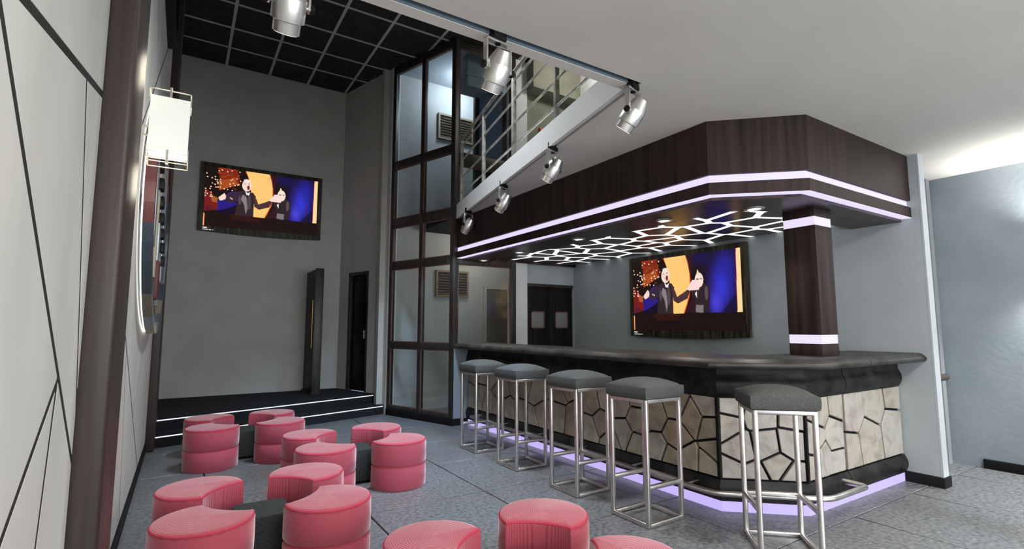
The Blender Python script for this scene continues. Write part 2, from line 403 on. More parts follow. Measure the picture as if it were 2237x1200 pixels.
# wall behind the bar, its door wall, column, corridor, right wall
struct(box('wall_bar', XB, XB + .11, 1.875, 7.0, 0, ZL, M['wall'], None))
struct(box('trim_3', XB - .001, XB + .112, 1.862, 1.878, .09, ZL, M['trim'], None))
struct(box('baseboard_bar', XB - .022, XB + .135, 1.85, 6.8, 0, .09, M['black'], None, bev=.004))
struct(box('wall_bar_upper', XB, XB + .11, 2.2, 7.1, ZL + .21, ZC + .1, M['white'], None))
wd = sroot('wall_doors')
box('wall_section', 4.40, 4.655, YD, YD + .15, 0, 2.46, M['white'], wd)
box('wall_section', 5.65, XB, YD, YD + .15, 0, 2.46, M['wall'], wd)
box('wall_section', 4.655, 5.65, YD, YD + .15, 2.11, 2.46, M['wall'], wd)
struct(box('wall_column', 4.385, 4.655, YD - .05, YD + .0, 0, 2.466, M['white'], None))
wu = sroot('wall_upper_back')
box('wall_section', 4.655, XB, YD + .03, YD + .18, ZL + .21, 5.35, M['olive'], wu)
box('bulkhead', 4.655, XB, YD - .25, YD + .18, 5.35, ZC, M['olive'], wu)
box('pier', 4.40, 4.655, YD - .06, YD + .18, ZL + .21, ZC, M['white'], wu)
d1 = sroot('door_1')
for x0, x1, w0, w1 in ((4.665, 5.150, 4.70, 4.94), (5.158, 5.642, 5.15 + .02, 5.41)):
    lf = box('leaf', x0, x1, YD + .03, YD + .07, .01, 2.06, M['door'], d1, bev=.004)
    cx = (x0 + x1) / 2
    box('pane', cx - .12, cx + .12, YD + .018, YD + .03, 1.39, 1.64, M['leafpane'], lf, bev=.003)
    bm = bmesh.new()
    for q in ((cx - .135, cx - .118, 1.375, 1.655), (cx + .118, cx + .135, 1.375, 1.655), (cx - .135, cx + .135, 1.375, 1.392), (cx - .135, cx + .135, 1.638, 1.655)):
        add_box(bm, q[0], q[1], YD + .012, YD + .032, q[2], q[3])
    bm_obj('pane_frame', bm, mat('dusky_rose_bead', (.16, .07, .065), .5), lf)
box('head_rail', 4.655, 5.65, YD + .0, YD + .08, 2.06, 2.11, M['frame'], d1)
struct(box('wall_corridor', XB + .10, XR + .1, 2.17, 2.30, 0, ZL, M['wall_blue'], None))
struct(box('trim_4', 6.70, 6.79, 2.15, 2.172, 0, ZL, M['trim2'], None))
struct(box('wall_right', XR, XR + .15, -3.6, 2.3, 0, ZL, M['wall_blue'], None))
struct(box('baseboard_right', XR - .03, XR + .01, -3.6, 1.905, 0, .09, M['black'], None, bev=.003))

# rear wall with window openings behind the camera
wr = sroot('wall_rear')
box('wall_section', -.5, 6.95, -3.7, -3.5, 0, .45, M['wall_plain'], wr)
box('wall_section', -.5, 6.95, -3.7, -3.5, 2.62, ZL, M['wall_plain'], wr)
for x0, x1 in ((-.5, .02), (1.98, 2.32), (4.28, 4.52), (6.48, 6.95)):
    box('wall_section', x0, x1, -3.7, -3.5, .45, 2.62, M['wall_plain'], wr)
for i, xc in enumerate((1.0, 3.3, 5.5)):
    wnd = sroot('window_%d' % (i + 3))
    for x0, x1, z0, z1 in ((xc - .98, xc - .92, .45, 2.62), (xc + .92, xc + .98, .45, 2.62), (xc - .92, xc + .92, .45, .51), (xc - .92, xc + .92, 2.56, 2.62), (xc - .025, xc + .025, .51, 2.56)):
        box('frame_bar', x0, x1, -3.66, -3.58, z0, z1, M['frame'], wnd)
    for x0, x1 in ((xc - .92, xc - .025), (xc + .025, xc + .92)):
        box('pane', x0, x1, -3.625, -3.615, .51, 2.56, M['glass'], wnd)
# upper storey enclosure
struct(box('wall_upper_rear', -.5, 5.8, -3.7, -3.5, ZL + .21, ZC + .1, M['wall'], None))
struct(box('wall_upper_right', 5.66, 5.77, -3.7, 2.2, ZL + .21, ZC + .1, M['white'], None))

# ------------------------------------------------------------------ ceilings
ch = sroot('ceiling_high')
box('deck', -.5, 5.9, -3.7, YB + .2, ZC + .02, ZC + .14, M['black'], ch)
GX = [.385 - .67 * 1 + .676 * k for k in range(0, 9)]
GX = [-.29, .385, 1.052, 1.690, 2.365, 3.117, 3.80, 4.48, 5.16, 5.66]
GY = [YB, 8.97, 8.342, 7.667, 6.91, 6.23, 5.55, 4.87, 4.19, 3.51, 2.83, 2.15]
for i in range(len(GX) - 1):
    for j in range(len(GY) - 1):
        x0, x1, y1, y0 = GX[i], GX[i + 1], GY[j], GY[j + 1]
        box('ceiling_tile', x0 + .012, x1 - .012, y0 + .012, y1 - .012, ZC - .004, ZC + .02, M['ceiltile'], ch, bev=.004, seg=1)
for x in GX[1:-1]: box('grid_bar', x - .02, x + .02, 2.15, YB, ZC - .008, ZC + .018, M['tbar'], ch)
for y in GY[1:-1]: box('grid_bar', -.29, XB, y - .02, y + .02, ZC - .0085, ZC + .017, M['tbar'], ch)

cl = sroot('ceiling_low')
prism('soffit_plaster', [(-.5, -3.7), (6.95, -3.7), (6.95, 2.3), (XB + .11, 2.3), (XB + .11, 7.0), (edge_x(7.0) + .066, 7.0), (edge_x(2.261) + .066, 2.261), (-.5, 2.261)], ZL, ZL + .06, M['ceiling'], cl)
prism('edge_lip', [(-.5, 2.397), (-.5, 2.318), (edge_x(2.318) + .036, 2.318), (edge_x(2.397), 2.397)], ZL, ZL + .0601, M['ceiling'], cl)
prism('edge_lip', [(edge_x(2.397), 2.397), (edge_x(2.318) + .036, 2.318), (edge_x(6.80) + .036, 6.80), (edge_x(6.80), 6.80)], ZL, ZL + .0601, M['white'], cl)
prism('floor_slab', [(-.5, -3.7), (6.95, -3.7), (6.95, 2.3), (XB + .11, 2.3), (XB + .11, 7.0), (4.4, 7.0), (4.4, 6.80), (edge_x(6.80), 6.80), (edge_x(2.397), 2.397), (-.5, 2.397)], ZL + .06, ZL + .21, M['white'], cl)
prism('track_channel', [(-.5, 2.262), (-.5, 2.317), (edge_x(2.318) + .036, 2.317), (edge_x(2.262) + .060, 2.262)], ZL + .045, ZL + .061, M['trackgap'], cl)
prism('channel_side', [(-.5, 2.309), (-.5, 2.3178), (edge_x(2.318) + .034, 2.3178), (edge_x(2.318) + .034, 2.309)], ZL + .004, ZL + .05, M['trackgap'], cl)

# ------------------------------------------------------------------ stage
st = sroot('floor_stage')
SD = Vector((math.cos(R(16.6)), math.sin(R(16.6)))); SN = Vector((-SD.y, SD.x))
A0 = Vector((-.30, 7.325))
def spt(t, o): v = A0 + SD * t + SN * o; return (v.x, v.y)
def on_wall(o):  # intersection of stage edge (offset o) with slanted wall line
    a = A0 + SN * o; da = SD; db = ds; r = CN - a
    den = da.x * db.y - da.y * db.x; t = (r.x * db.y - r.y * db.x) / den
    return a + SD * t
for z0, z1, o, nm in ((0, .15, 0, 'lower_step'), (.15, .30, .27, 'upper_step')):
    e = on_wall(o)
    prism(nm, [spt(0, o), (e.x, e.y), (CN.x, YB - .001), (-.30, YB - .001)] if o else [spt(0, o), (e.x, e.y), (CN.x + .4, 9.3), (CN.x, YB - .001), (-.30, YB - .001)][:2] + [(on_wall(.45).x, on_wall(.45).y), spt(0, .45)], z0, z1, M['carpet'], st)
    e2 = e - SD * .02
    s0 = Vector(spt(.10, o)); n = -SN * .004
    prism('step_light', [(s0.x + n.x, s0.y + n.y), (e2.x + n.x, e2.y + n.y), (e2.x, e2.y), (s0.x, s0.y)], z1 - .034, z1 - .021, M['led'], st)

# ------------------------------------------------------------------ stair glazing
gw = sroot('window_1', (G0.x, G0.y, 0))
gd = (G1 - G0); GL = gd.length; ga = math.atan2(gd.y, gd.x)
gl = bpy.data.objects.new('slanted_glazing', None)
def gbox(name, t0, t1, z0, z1, o0, o1, m, bev=.004, par=None):
    return box(name, t0, t1, o0, o1, z0, z1, m, par or gw, bev=bev, loc=(0, 0, 0), rot=(0, 0, ga))
Z_BARS = [(.095, .155), (1.06, 1.16), (2.33, 2.45), (3.02, 3.17), (4.02, 4.14), (5.70, 5.83)]
tm = .74
for t0, t1 in ((0, .075), (tm - .03, tm + .03), (GL - .06, GL)):
    gbox('mullion', t0, t1, .095, 5.83, -.06, .02, M['frame'])
for z0, z1 in Z_BARS: gbox('transom', .07, GL - .05, z0, z1, -.055, .015, M['frame'])
bead = mat('dusky_rose_glazing_bead', (.13, .055, .05), .5)
for (a0, a1) in ((.075, tm - .03), (tm + .03, GL - .06)):
    for k in range(len(Z_BARS) - 1):
        z0, z1 = Z_BARS[k][1], Z_BARS[k + 1][0]
        gbox('pane', a0 - .01, a1 + .01, z0 - .01, z1 + .01, -.012, -.004, M['glass'], bev=0)
        bm = bmesh.new(); s = .014
        for q in ((a0, a0 + s, z0, z1), (a1 - s, a1, z0, z1), (a0, a1, z0, z0 + s), (a0, a1, z1 - s, z1)): add_box(bm, q[0], q[1], -.004, .012, q[2], q[3])
        bm_obj('glazing_bead', bm, bead, gw, loc=(0, 0, 0), rot=(0, 0, ga))
gbox('plinth', 0, GL, 0, .097, -.10, .03, M['black'])
gw2 = sroot('window_2', (3.311, 6.79, 0))
X2 = 4.40 - 3.311
box('corner_pier', .0, .26, -.05, .04, .09, 1.10, M['wall_blue'], gw2)
box('plinth', -.02, .26, -.075, .05, 0, .095, M['black'], gw2)
for x0, x1, z0, z1 in ((.0, .075, 1.10, 2.42), (X2 - .09, X2, 1.05, 2.42), (.0, .06, 2.42, ZC), (X2 - .1, X2, ZL + .2, ZC)):
    box('mullion', x0, x1, -.03, .03, z0, z1, M['frame'], gw2, bev=.004)
for z0, z1 in ((1.05, 1.12), (2.33, 2.43), (3.83, 4.03), (5.70, 5.83)):
    box('transom', .06, X2 - .08, -.028, .028, z0, z1, M['frame'], gw2, bev=.004)
for z0, z1 in ((1.12, 2.33), (ZL + .21, 3.83), (4.03, 5.70)):
    x0, x1 = .07, X2 - .09
    box('pane', x0, x1, -.004, .004, z0, z1, M['glass'], gw2)
    bm = bmesh.new(); s = .016
    for q in ((x0, x0 + s, z0, z1), (x1 - s, x1, z0, z1), (x0, x1, z0, z0 + s), (x0, x1, z1 - s, z1)): add_box(bm, q[0], q[1], -.018, -.004, q[2], q[3])
    bm_obj('glazing_bead', bm, bead, gw2)
# the stair room behind the glazing
YI = 8.30
struct(box('wall_stair_back', 2.70, 5.75, YI, YI + .12, 0, ZC, M['wall_plain'], None))
struct(box('wall_stair_right', 5.66, 5.77, 7.0, YI + .1, 0, ZC, M['wall'], None))
struct(prism('ceiling_stair', [(3.37, 6.83), (5.70, 6.83), (5.70, YI), (2.86, YI)], ZC - .03, ZC - .012, M['wall']))
d3 = sroot('door_3')
tan = noisy(mat('tan_door', (.16, .13, .09), .6), (.12, .10, .07), (.18, .15, .11), nscale=3)
lf = box('leaf', 4.72, 5.42, YI - .04, YI + .0, .01, 2.10, tan, d3, bev=.005)
box('frame_bar', 4.66, 4.72, YI - .05, YI + .01, 0, 2.15, M['wall_plain'], d3); box('frame_bar', 5.42, 5.48, YI - .05, YI + .01, 0, 2.15, M['wall_plain'], d3)
box('frame_bar', 4.72, 5.42, YI - .05, YI + .01, 2.10, 2.15, M['wall_plain'], d3)
lathe('door_handle', [(.012, 0), (.012, .04), (.026, .05), (.026, .08), (.012, .09)], M['dimsteel'], d3, n=12, loc=(4.80, YI - .04, 1.02), rot=(R(90), 0, 0))
struct(box('wall_stair_upper', 4.02, 4.50, 7.42, 7.50, ZL + .21, ZC, M['wall'], None))
d4 = sroot('door_4')
for x0, x1, z0, z1 in ((3.96, 4.04, ZL + .21, 5.50), (4.52, 4.60, ZL + .21, 5.50), (3.96, 4.60, 5.42, 5.50), (4.04, 4.52, 4.12, 4.20)):
    box('frame_bar', x0, x1, 7.34, 7.42, z0, z1, M['frame'], d4, bev=.004)
box('leaf', 4.04, 4.52, 7.38, 7.41, ZL + .215, 4.12, M['door'], d4)
box('pane', 4.04, 4.52, 7.385, 7.40, 4.20, 5.42, M['bluelit'], d4)
struct(box('floor_stair_landing', 3.40, 5.66, 7.0, YI, ZL + .06, ZL + .21, M['carpet'], None))

def vent(label, x0, x1, z0, z1):
    t = thing('wall_vent', label, 'vent', ((x0 + x1) / 2, YI, z0))
    hw = (x1 - x0) / 2; h = z1 - z0
    box('backing', -hw, hw, -.012, .0, 0, h, M['frame'], t)
    for q in ((-hw, -hw + .035, 0, h), (hw - .035, hw, 0, h), (-hw + .035, hw - .035, 0, .035), (-hw + .035, hw - .035, h - .035, h)):
        box('frame_bar', q[0], q[1], -.05, -.004, q[2], q[3], M['vent'], t)
    n = 9; me = None
    for k in range(n):
        z = .05 + (h - .09) * k / (n - 1)
        box('slat', -hw + .035, hw - .035, -.014, .014, -.004, .004, M['vent'], t, loc=(0, -.028, z), rot=(R(-38), 0, 0))
    return t
vent('tan louvred vent high on the stairwell wall upstairs', 3.70, 4.42, 4.80, 5.28)
vent('tan louvred vent seen through the lower stairwell glass', 3.70, 4.34, 1.93, 2.40)
dt = thing('air_duct', 'blue grey boxed air duct under the upstairs ceiling behind glass', 'duct', (3.86, 7.2, 5.27))
box('casing', -.22, .22, -.18, .18, 0, .56, M['wall_blue'], dt, bev=.01)
box('flange', -.235, .235, -.195, .195, .18, .22, M['wall_blue'], dt)
rb = thing('fire_call_box', 'small red alarm box on the olive wall upstairs', 'alarm box', (5.02, YD + .03, 4.62))
box('case', -.07, .07, -.06, 0, 0, .17, M['red'], rb, bev=.008); box('plate', -.05, .05, -.068, -.058, .05, .12, M['white'], rb, bev=.004)

# ------------------------------------------------------------------ bar canopy
CP = [(3.36, 6.86), (3.36, 2.435), (3.88, 1.945), (XB, 1.945)]   # right-hand side looking along path is... path runs toward camera, outside = +? handled by sign
def osweep(name, path, prof, m, parent, smooth=False):
    # outside of the bar lies to the right-hand side when walking from far end to the wall: flip offsets
    return swept(name, path, [(o, z) for o, z in prof], m, parent, smooth)
cn = thing('bar_canopy', 'dark walnut canopy over the bar with lavender light bands', 'canopy', (0, 0, 0))
osweep('upper_fascia', CP, [(0, 2.572), (0, ZL), (-.05, ZL), (-.05, 2.572)], M['wood'], cn)
osweep('light_band', CP, [(-.03, 2.505), (-.03, 2.575), (-.05, 2.575), (-.05, 2.505)], M['glow'], cn)
osweep('lower_fascia', CP, [(0, 2.413), (0, 2.508), (-.05, 2.508), (-.05, 2.413)], M['wood'], cn)
osweep('light_strip', CP, [(-.002, 2.409), (-.002, 2.4135), (-.09, 2.4135), (-.09, 2.409)], M['glow'], cn)
osweep('soffit_border', CP, [(-.082, 2.385), (-.082, 2.43), (-.515, 2.43), (-.515, 2.385)], M['wood_under'], cn)
box('soffit_border', 3.87, XB, 6.80, 6.86, 2.42, 2.463, M['wood_under'], cn)
RX0, RY0, RX1, RY1 = 3.86, 2.43, XB, 6.86
box('light_panel', RX0, RX1, RY0, RY1, 2.4712, 2.50, M['grid_led'], cn)
random.seed(11)
seeds = []
nx_, ny_ = 5, 11
for i in range(nx_):
    for j in range(ny_):
        seeds.append((RX0 + (i + .5 + random.uniform(-.34, .34) + (.25 if j % 2 else -.2)) * (RX1 - RX0) / nx_, RY0 + (j + .5 + random.uniform(-.33, .33)) * (RY1 - RY0) / ny_))
for c in voronoi((RX0, RX1, RY0, RY1), seeds, .068):
    q = c
    slab_piece('ceiling_panel_tile', q, lambda u, v, h: (u, v, 2.482 - h), M['grid_tile'], cn, .012, .001)
for x, y in ((3.964, 2.444), (3.705, 3.175), (3.692, 4.384), (3.695, 5.592), (3.709, 6.575)):
    lb = {2.444: 'closest to the wooden pillar', 3.175: 'second from the wooden pillar', 4.384: 'midway along the canopy', 5.592: 'second from the stairwell glass', 6.575: 'closest to the stairwell glass'}[y]
    t = thing('downlight', 'round recessed downlight under the bar canopy, ' + lb, 'downlight', (x, y, 2.385), 0, 'downlights under the bar canopy')
    bm = bmesh.new(); prof = [(.052, .0), (.055, -.012), (.072, -.010), (.080, -.001)]
    n = 28; rings = [[bm.verts.new((r * math.cos(2 * math.pi * k / n), r * math.sin(2 * math.pi * k / n), z)) for k in range(n)] for r, z in prof]
    for a, b in zip(rings, rings[1:]):
        for k in range(n): bm.faces.new((a[k], a[(k + 1) % n], b[(k + 1) % n], b[k]))
    bm_obj('trim_ring', bm, M['chrome'], t, smooth=True)
    lathe('lamp_lens', [(.053, -.006), (.053, -.002)], M['lens'], t, n=24)
    spot('downlight_lamp', (x, y, 2.37), (0, 0, -1), 30, (1, .95, .88), 100, .8, .04)

# pillar between counter and canopy
pl = thing('bar_pillar', 'square dark wooden pillar on the counter with two glowing bands', 'pillar', (4.495, 2.30, 1.163))
hp = .135
def pb(name, h, z0, z1, m): return box(name, -h, h, -h, h, z0 - 1.163, z1 - 1.163, m, pl, bev=.004 if m is M['wood'] else 0)
pb('shaft_section', hp, 1.163, 1.262, M['wood']); pb('shaft_section', hp, 1.335, 2.245, M['wood']); pb('shaft_section', hp, 2.318, 2.388, M['wood'])
pb('light_band', hp - .004, 1.262, 1.335, M['glow']); pb('light_band', hp - .004, 2.245, 2.318, M['glow'])

# ------------------------------------------------------------------ bar
BP = [(3.54, 6.74), (3.54, 2.565), (4.005, 2.145), (XB, 2.145)]
XS = 4.60      # joint of the access flap
BM = [BP[0], BP[1], BP[2], (XS - .006, 2.145)]; BF = [(XS + .006, 2.145), (XB - .004, 2.145)]
bar = thing('bar', 'long black bar faced with irregular marble slabs above violet plinth light', 'bar counter', (0, 0, 0))
def arc(cx, cz, r, a0, a1, n): return [(cx + r * math.cos(R(a0 + (a1 - a0) * k / n)), cz + r * math.sin(R(a0 + (a1 - a0) * k / n))) for k in range(n + 1)]
core = [(-.03, 0), (-.03, 1.08), (-.10, 1.08), (-.10, 0)]
low_t = [(-.06, .076), (.0, .076)] + [(.002 + .028 * math.sin(math.pi * k / 8), .08 + .155 * k / 8) for k in range(9)] + [(-.06, .236)]
up_t = [(-.06, .856), (-.0, .856)] + [(.002 + .026 * math.sin(math.pi * k / 8) ** .8, .86 + .146 * k / 8) for k in range(9)] + [(.0, 1.05), (-.0, 1.0895), (-.06, 1.0895)]
top = [(-.40, 1.090), (.215, 1.090)] + arc(.205, 1.115, .026, -80, 60, 6) + [(.195, 1.160), (.17, 1.164), (-.40, 1.164)]
for path, nm in ((BM, ''), (BF, 'flap_')):
    osweep('core_wall', path, core, M['black'], bar)
    osweep('plinth_light', path, [(0, 0.001), (0, .076), (-.05, .076), (-.05, 0.001)], M['glow_low'], bar)
    osweep('lower_moulding', path, low_t, M['dark_stone'], bar, True)
    osweep('upper_moulding', path, up_t, M['dark_stone'], bar, True)
ct1 = osweep('countertop', [(3.54, 6.80), BP[1], BP[2], (XS - .015, 2.145)], top, M['counter'], None, True)
tag(ct1, 'long dark stone countertop with rounded nose running along the bar', 'countertop')
ct2 = osweep('counter_flap', [(XS - .006, 2.145), (XB - .003, 2.145)], top, M['counter'], None, True)
tag(ct2, 'short dark stone counter flap between pillar and blue grey wall', 'counter flap')
random.seed(5)
def stones(rect, seeds, frame, pool=(1, 1, 2, 4, 4)):
    for i, c in enumerate(voronoi(rect, seeds, .020, .008)):
        if area2(c) < .0012: continue
        slab_piece('stone', c, frame, STONES[random.choice(pool)], bar, random.uniform(.024, .032), .004)
zs0, zs1 = .238, .856
front_seeds = [(2.66, .78), (2.64, .60), (2.60, .45), (2.83, .66), (2.68, .30), (2.86, .31), (2.98, .50), (2.98, .74), (3.20, .33), (3.22, .64), (3.06, .27), (3.42, .55), (3.42, .78), (3.44, .32), (3.60, .40), (3.64, .68), (3.84, .70), (3.90, .45), (3.78, .30), (4.05, .65), (4.08, .36)]
y = 4.2
while y < 6.75:
    for z, k in ((.36, 0), (.70, 1)):
        front_seeds.append((y + random.uniform(0, .2) + (.12 if k else 0), z + random.uniform(-.09, .09)))
    y += .27
stones((2.572, 6.735, zs0, zs1), front_seeds, lambda u, v, h: (3.57 - h, u, v), (0, 3, 3, 2, 0))  # tanner pool puts the light on this long side into the stone colours
chd = Vector((BP[2][0] - BP[1][0], BP[2][1] - BP[1][1])); chl = chd.length; chd.normalize(); chn = Vector((chd.y, -chd.x))
stones((.006, chl - .006, zs0, zs1), [(.08, .80), (.05, .645), (.31, .73), (.56, .72), (.16, .47), (.34, .50), (.53, .52), (.42, .34), (.08, .29), (.25, .26), (.52, .27)],
       lambda u, v, h: (BP[1][0] + chd.x * u + chn.x * (h - .03), BP[1][1] + chd.y * u + chn.y * (h - .03), v))
stones((4.012, XS - .008, zs0, zs1), [(4.20, .75), (4.53, .78), (4.46, .54), (4.13, .55), (4.24, .36), (4.46, .30), (4.08, .30)], lambda u, v, h: (u, 2.175 - h, v))
stones((XS + .008, XB - .008, zs0, zs1), [(4.73, .70), (5.14, .76), (5.52, .82), (5.48, .48), (5.02, .42), (4.68, .36)], lambda u, v, h: (u, 2.175 - h, v))
# joint of the front at the chamfer edges
for bx, by in (BP[1], BP[2]): box('corner_joint', bx - .012, bx + .012, by - .008, by + .016, zs0, zs1, M['black'], bar)
# foot rail
fr = thing('foot_rail', 'polished steel foot rail running along the base of the bar', 'foot rail', (0, 0, 0))
FP = [(-.215, -1), ]
def off(path, o):
    out = []
    P = [Vector(p) for p in path]
    for i, q in enumerate(P):
        d0 = (q - P[i - 1]).normalized() if i else (P[1] - q).normalized(); d1 = (P[i + 1] - q).normalized() if i < len(P) - 1 else d0
        n0 = Vector((d0.y, -d0.x)); n = (n0 + Vector((d1.y, -d1.x))).normalized(); s = 1 / n.dot(n0)
        out.append((q.x + n.x * s * o, q.y + n.y * s * o))
    return out
F = off([(3.54, 6.3), BP[1], BP[2], (4.47, 2.145)], .19)
path = [(F[0][0] + .19, F[0][1], .185), (F[0][0] + .03, F[0][1], .185), (F[0][0], F[0][1] - .03, .185)]
for k in (1, 2):
    a, b, c = Vector(F[k - 1]), Vector(F[k]), Vector(F[k + 1])
    u = (a - b).normalized(); v = (c - b).normalized()
    for t in (0, .5, 1):
        q = b + u * .07 * (1 - t) ** 2 + v * .07 * t ** 2; path.append((q.x, q.y, .185))
path += [(F[3][0] - .03, F[3][1], .185), (F[3][0], F[3][1] + .03, .185), (F[3][0], F[3][1] + .19, .185)]
tube('rail', path, .021, M['steel'], fr, n=12)
for y in (5.6, 4.85, 4.1, 3.35, 2.75): tube('bracket', [(F[0][0], y, .185), (3.54, y + .0, .19)], .008, M['steel'], fr, n=8)
mt = thing('bar_tray', 'small flat black tray lying on the counter beside the pillar', 'tray', (4.82, 2.42, 1.164))
box('base', -.17, .17, -.09, .09, 0, .012, M['black'], mt, bev=.004)
bm = bmesh.new()
for q in ((-.17, .17, -.09, -.08), (-.17, .17, .08, .09), (-.17, -.16, -.08, .08), (.16, .17, -.08, .08)): add_box(bm, q[0], q[1], q[2], q[3], .006, .022)
bm_obj('rim', bm, M['black'], mt)

# ------------------------------------------------------------------ bar stools
def make_stool(label):
    t = thing('bar_stool', label, 'stool')
    h, r = .19, .0165
    pts = [(-1, -1), (1, -1), (1, 1), (-1, 1)]
    a = h - r
    for sx, sy in pts:
        bm = bmesh.new(); add_box(bm, sx * a - r, sx * a + r, sy * a - r, sy * a + r, 0, .885, .011, 4); bm_obj('leg', bm, M['steel'], t, smooth=True)
    def rail(nm, z, s0, s1, m=M['steel'], rr=r):
        bm = bmesh.new(); (x0, y0), (x1, y1) = pts[s0], pts[s1]
        xa, xb = sorted((x0 * a, x1 * a)); ya, yb = sorted((y0 * a, y1 * a))
        if s0 % 2 == 0: add_box(bm, xa, xb, ya - rr, yb + rr, z - rr, z + rr, .010, 4)
        else: add_box(bm, xa - rr, xb + rr, ya, yb, z - rr, z + rr, .010, 4)
        bm_obj(nm, bm, m, t, smooth=True)
    for k in range(4):
        rail('seat_rail', .868, k, (k + 1) % 4); rail('base_rail', .0165, k, (k + 1) % 4)
    for k in (0, 1, 2): rail('foot_rest', .272, k, (k + 1) % 4)      # open on the side away from the bar (-x)
    # cushion with crowned top
    bm = bmesh.new(); n = 12; s = .205; grid = {}
    for i in range(n + 1):
        for j in range(n + 1):
            u = -1 + 2 * i / n; v = -1 + 2 * j / n
            rim = max(abs(u), abs(v))
            z = .968 + .040 * (1 - u ** 2) ** .6 * (1 - v ** 2) ** .6 + .012 * (1 - u ** 4) * (1 - v ** 4)
            k = 1 - .03 * (rim ** 8) * 0.5
            grid[i, j] = bm.verts.new((s * u * k, s * v * k, z))
    for i in range(n):
        for j in range(n): bm.faces.new((grid[i, j], grid[i + 1, j], grid[i + 1, j + 1], grid[i, j + 1]))
    loop = [(i, 0) for i in range(n)] + [(n, j) for j in range(n)] + [(i, n) for i in range(n, 0, -1)] + [(0, j) for j in range(n, 0, -1)]
    prev = [grid[k] for k in loop]
    for sc, z in ((1.012, .958), (1.015, .925), (1.005, .895), (.975, .884)):
        cur = [bm.verts.new((grid[k].co.x / (1 - .015 * 1) * sc * .985, grid[k].co.y / (1 - .015) * sc * .985, z)) for k in loop]
        for q in range(len(loop)): bm.faces.new((prev[q], prev[(q + 1) % len(loop)], cur[(q + 1) % len(loop)], cur[q]))
        prev = cur
    bm.faces.new(prev)
    bm_obj('seat_cushion', bm, M['seat'], t, smooth=True)
    return t
s0 = make_stool('steel bar stool with charcoal cushion, fourth from the stairwell glass')
s0.location = (2.985, 2.80, 0)
for x, y, rz, lb in ((2.985, 3.57, 0, 'steel bar stool with charcoal cushion, third from the stairwell glass'),
                     (2.99, 4.49, 0, 'steel bar stool with charcoal cushion, second from the stairwell glass'),
                     (2.99, 5.32, 0, 'steel bar stool with charcoal cushion, closest to the stairwell glass'),
                     (3.315, 1.965, 47, 'steel bar stool with charcoal cushion turned towards the chamfered bar corner')):
    c = copy_tree(s0); c.location = (x, y, 0); c.rotation_euler = (0, 0, R(rz)); c['label'] = lb
for o in list(COL.objects):
    if o.name.startswith('bar_stool'): o['group'] = 'steel bar stools along the bar'

# ------------------------------------------------------------------ poufs and blocks
def pouf_outline(rad, n=44):
    ha = R(43); pts = []
    for k in range(n + 1):
        a = ha + (2 * math.pi - 2 * ha) * k / n; pts.append((rad * math.cos(a), rad * math.sin(a)))
    c = rad * math.sin(ha); dch = rad * math.cos(ha); sag = .042 * rad / .245
    rb_ = (c * c + sag * sag) / (2 * sag); cx = dch - sag + rb_
    b0 = math.asin(c / rb_); m = 14
    for k in range(1, m): 
        b = -b0 + 2 * b0 * k / m; pts.append((cx - rb_ * math.cos(b), rb_ * math.sin(b)))
    return pts
def ring_mesh(name, levels, m, parent, cap_top=False, cap_bot=False, crown=0):
    bm = bmesh.new(); rings = []
    for ins, z in levels:
        base = pouf_outline(.245)
        q = []
        L = len(base)
        for i in range(L):
            a, b, c = Vector(base[i - 1]), Vector(base[i]), Vector(base[(i + 1) % L])
            d0 = (b - a).normalized(); d1 = (c - b).normalized(); nn = Vector((-(d0.y + d1.y), d0.x + d1.x)); nn.normalize()
            q.append(b + nn * ins)
        rings.append([bm.verts.new((p_.x, p_.y, z)) for p_ in q])
    for a, b in zip(rings, rings[1:]):
        for k in range(len(a)): bm.faces.new((a[k], a[(k + 1) % len(a)], b[(k + 1) % len(a)], b[k]))
    if cap_bot: bm.faces.new(rings[0][::-1])
    if cap_top:
        c0 = Vector((-.03, 0)); last = rings[-1]
        mid = [bm.verts.new(((v.co.x - c0.x) * .55 + c0.x, (v.co.y - c0.y) * .55 + c0.y, v.co.z + crown * .8)) for v in last]
        for k in range(len(last)): bm.faces.new((last[k], last[(k + 1) % len(last)], mid[(k + 1) % len(last)], mid[k]))
        cv = bm.verts.new((c0.x, c0.y, last[0].co.z + crown))
        for k in range(len(last)): bm.faces.new((mid[k], mid[(k + 1) % len(last)], cv))
    return bm_obj(name, bm, m, parent, smooth=True)
p0 = thing('pouf_seat', '', 'pouf')
ring_mesh('lower_section', [(.004, .0), (.0, .006), (-.001, .10), (.0, .186), (.008, .196)], M['pink'], p0, cap_bot=True)
ring_mesh('seam', [(.008, .194), (.006, .198), (.008, .202)], M['pinkseam'], p0)
ring_mesh('upper_section', [(.008, .20), (.0, .210), (-.001, .30), (.0, .372), (.003, .386)], M['pink'], p0)
ring_mesh('piping', [(.003, .384), (.0025, .389), (.006, .394), (.011, .396)], M['pinkseam'], p0)
ring_mesh('top_pad', [(.010, .3955), (.016, .399), (.03, .401)], M['pink'], p0, cap_top=True, crown=.006)
first = True
def pouf(x, y, rz, label, group):
    global first
    o = p0 if first else copy_tree(p0)
    first = False
    o.location = (x, y, 0); o.rotation_euler = (0, 0, R(rz)); o['label'] = label; o['group'] = group
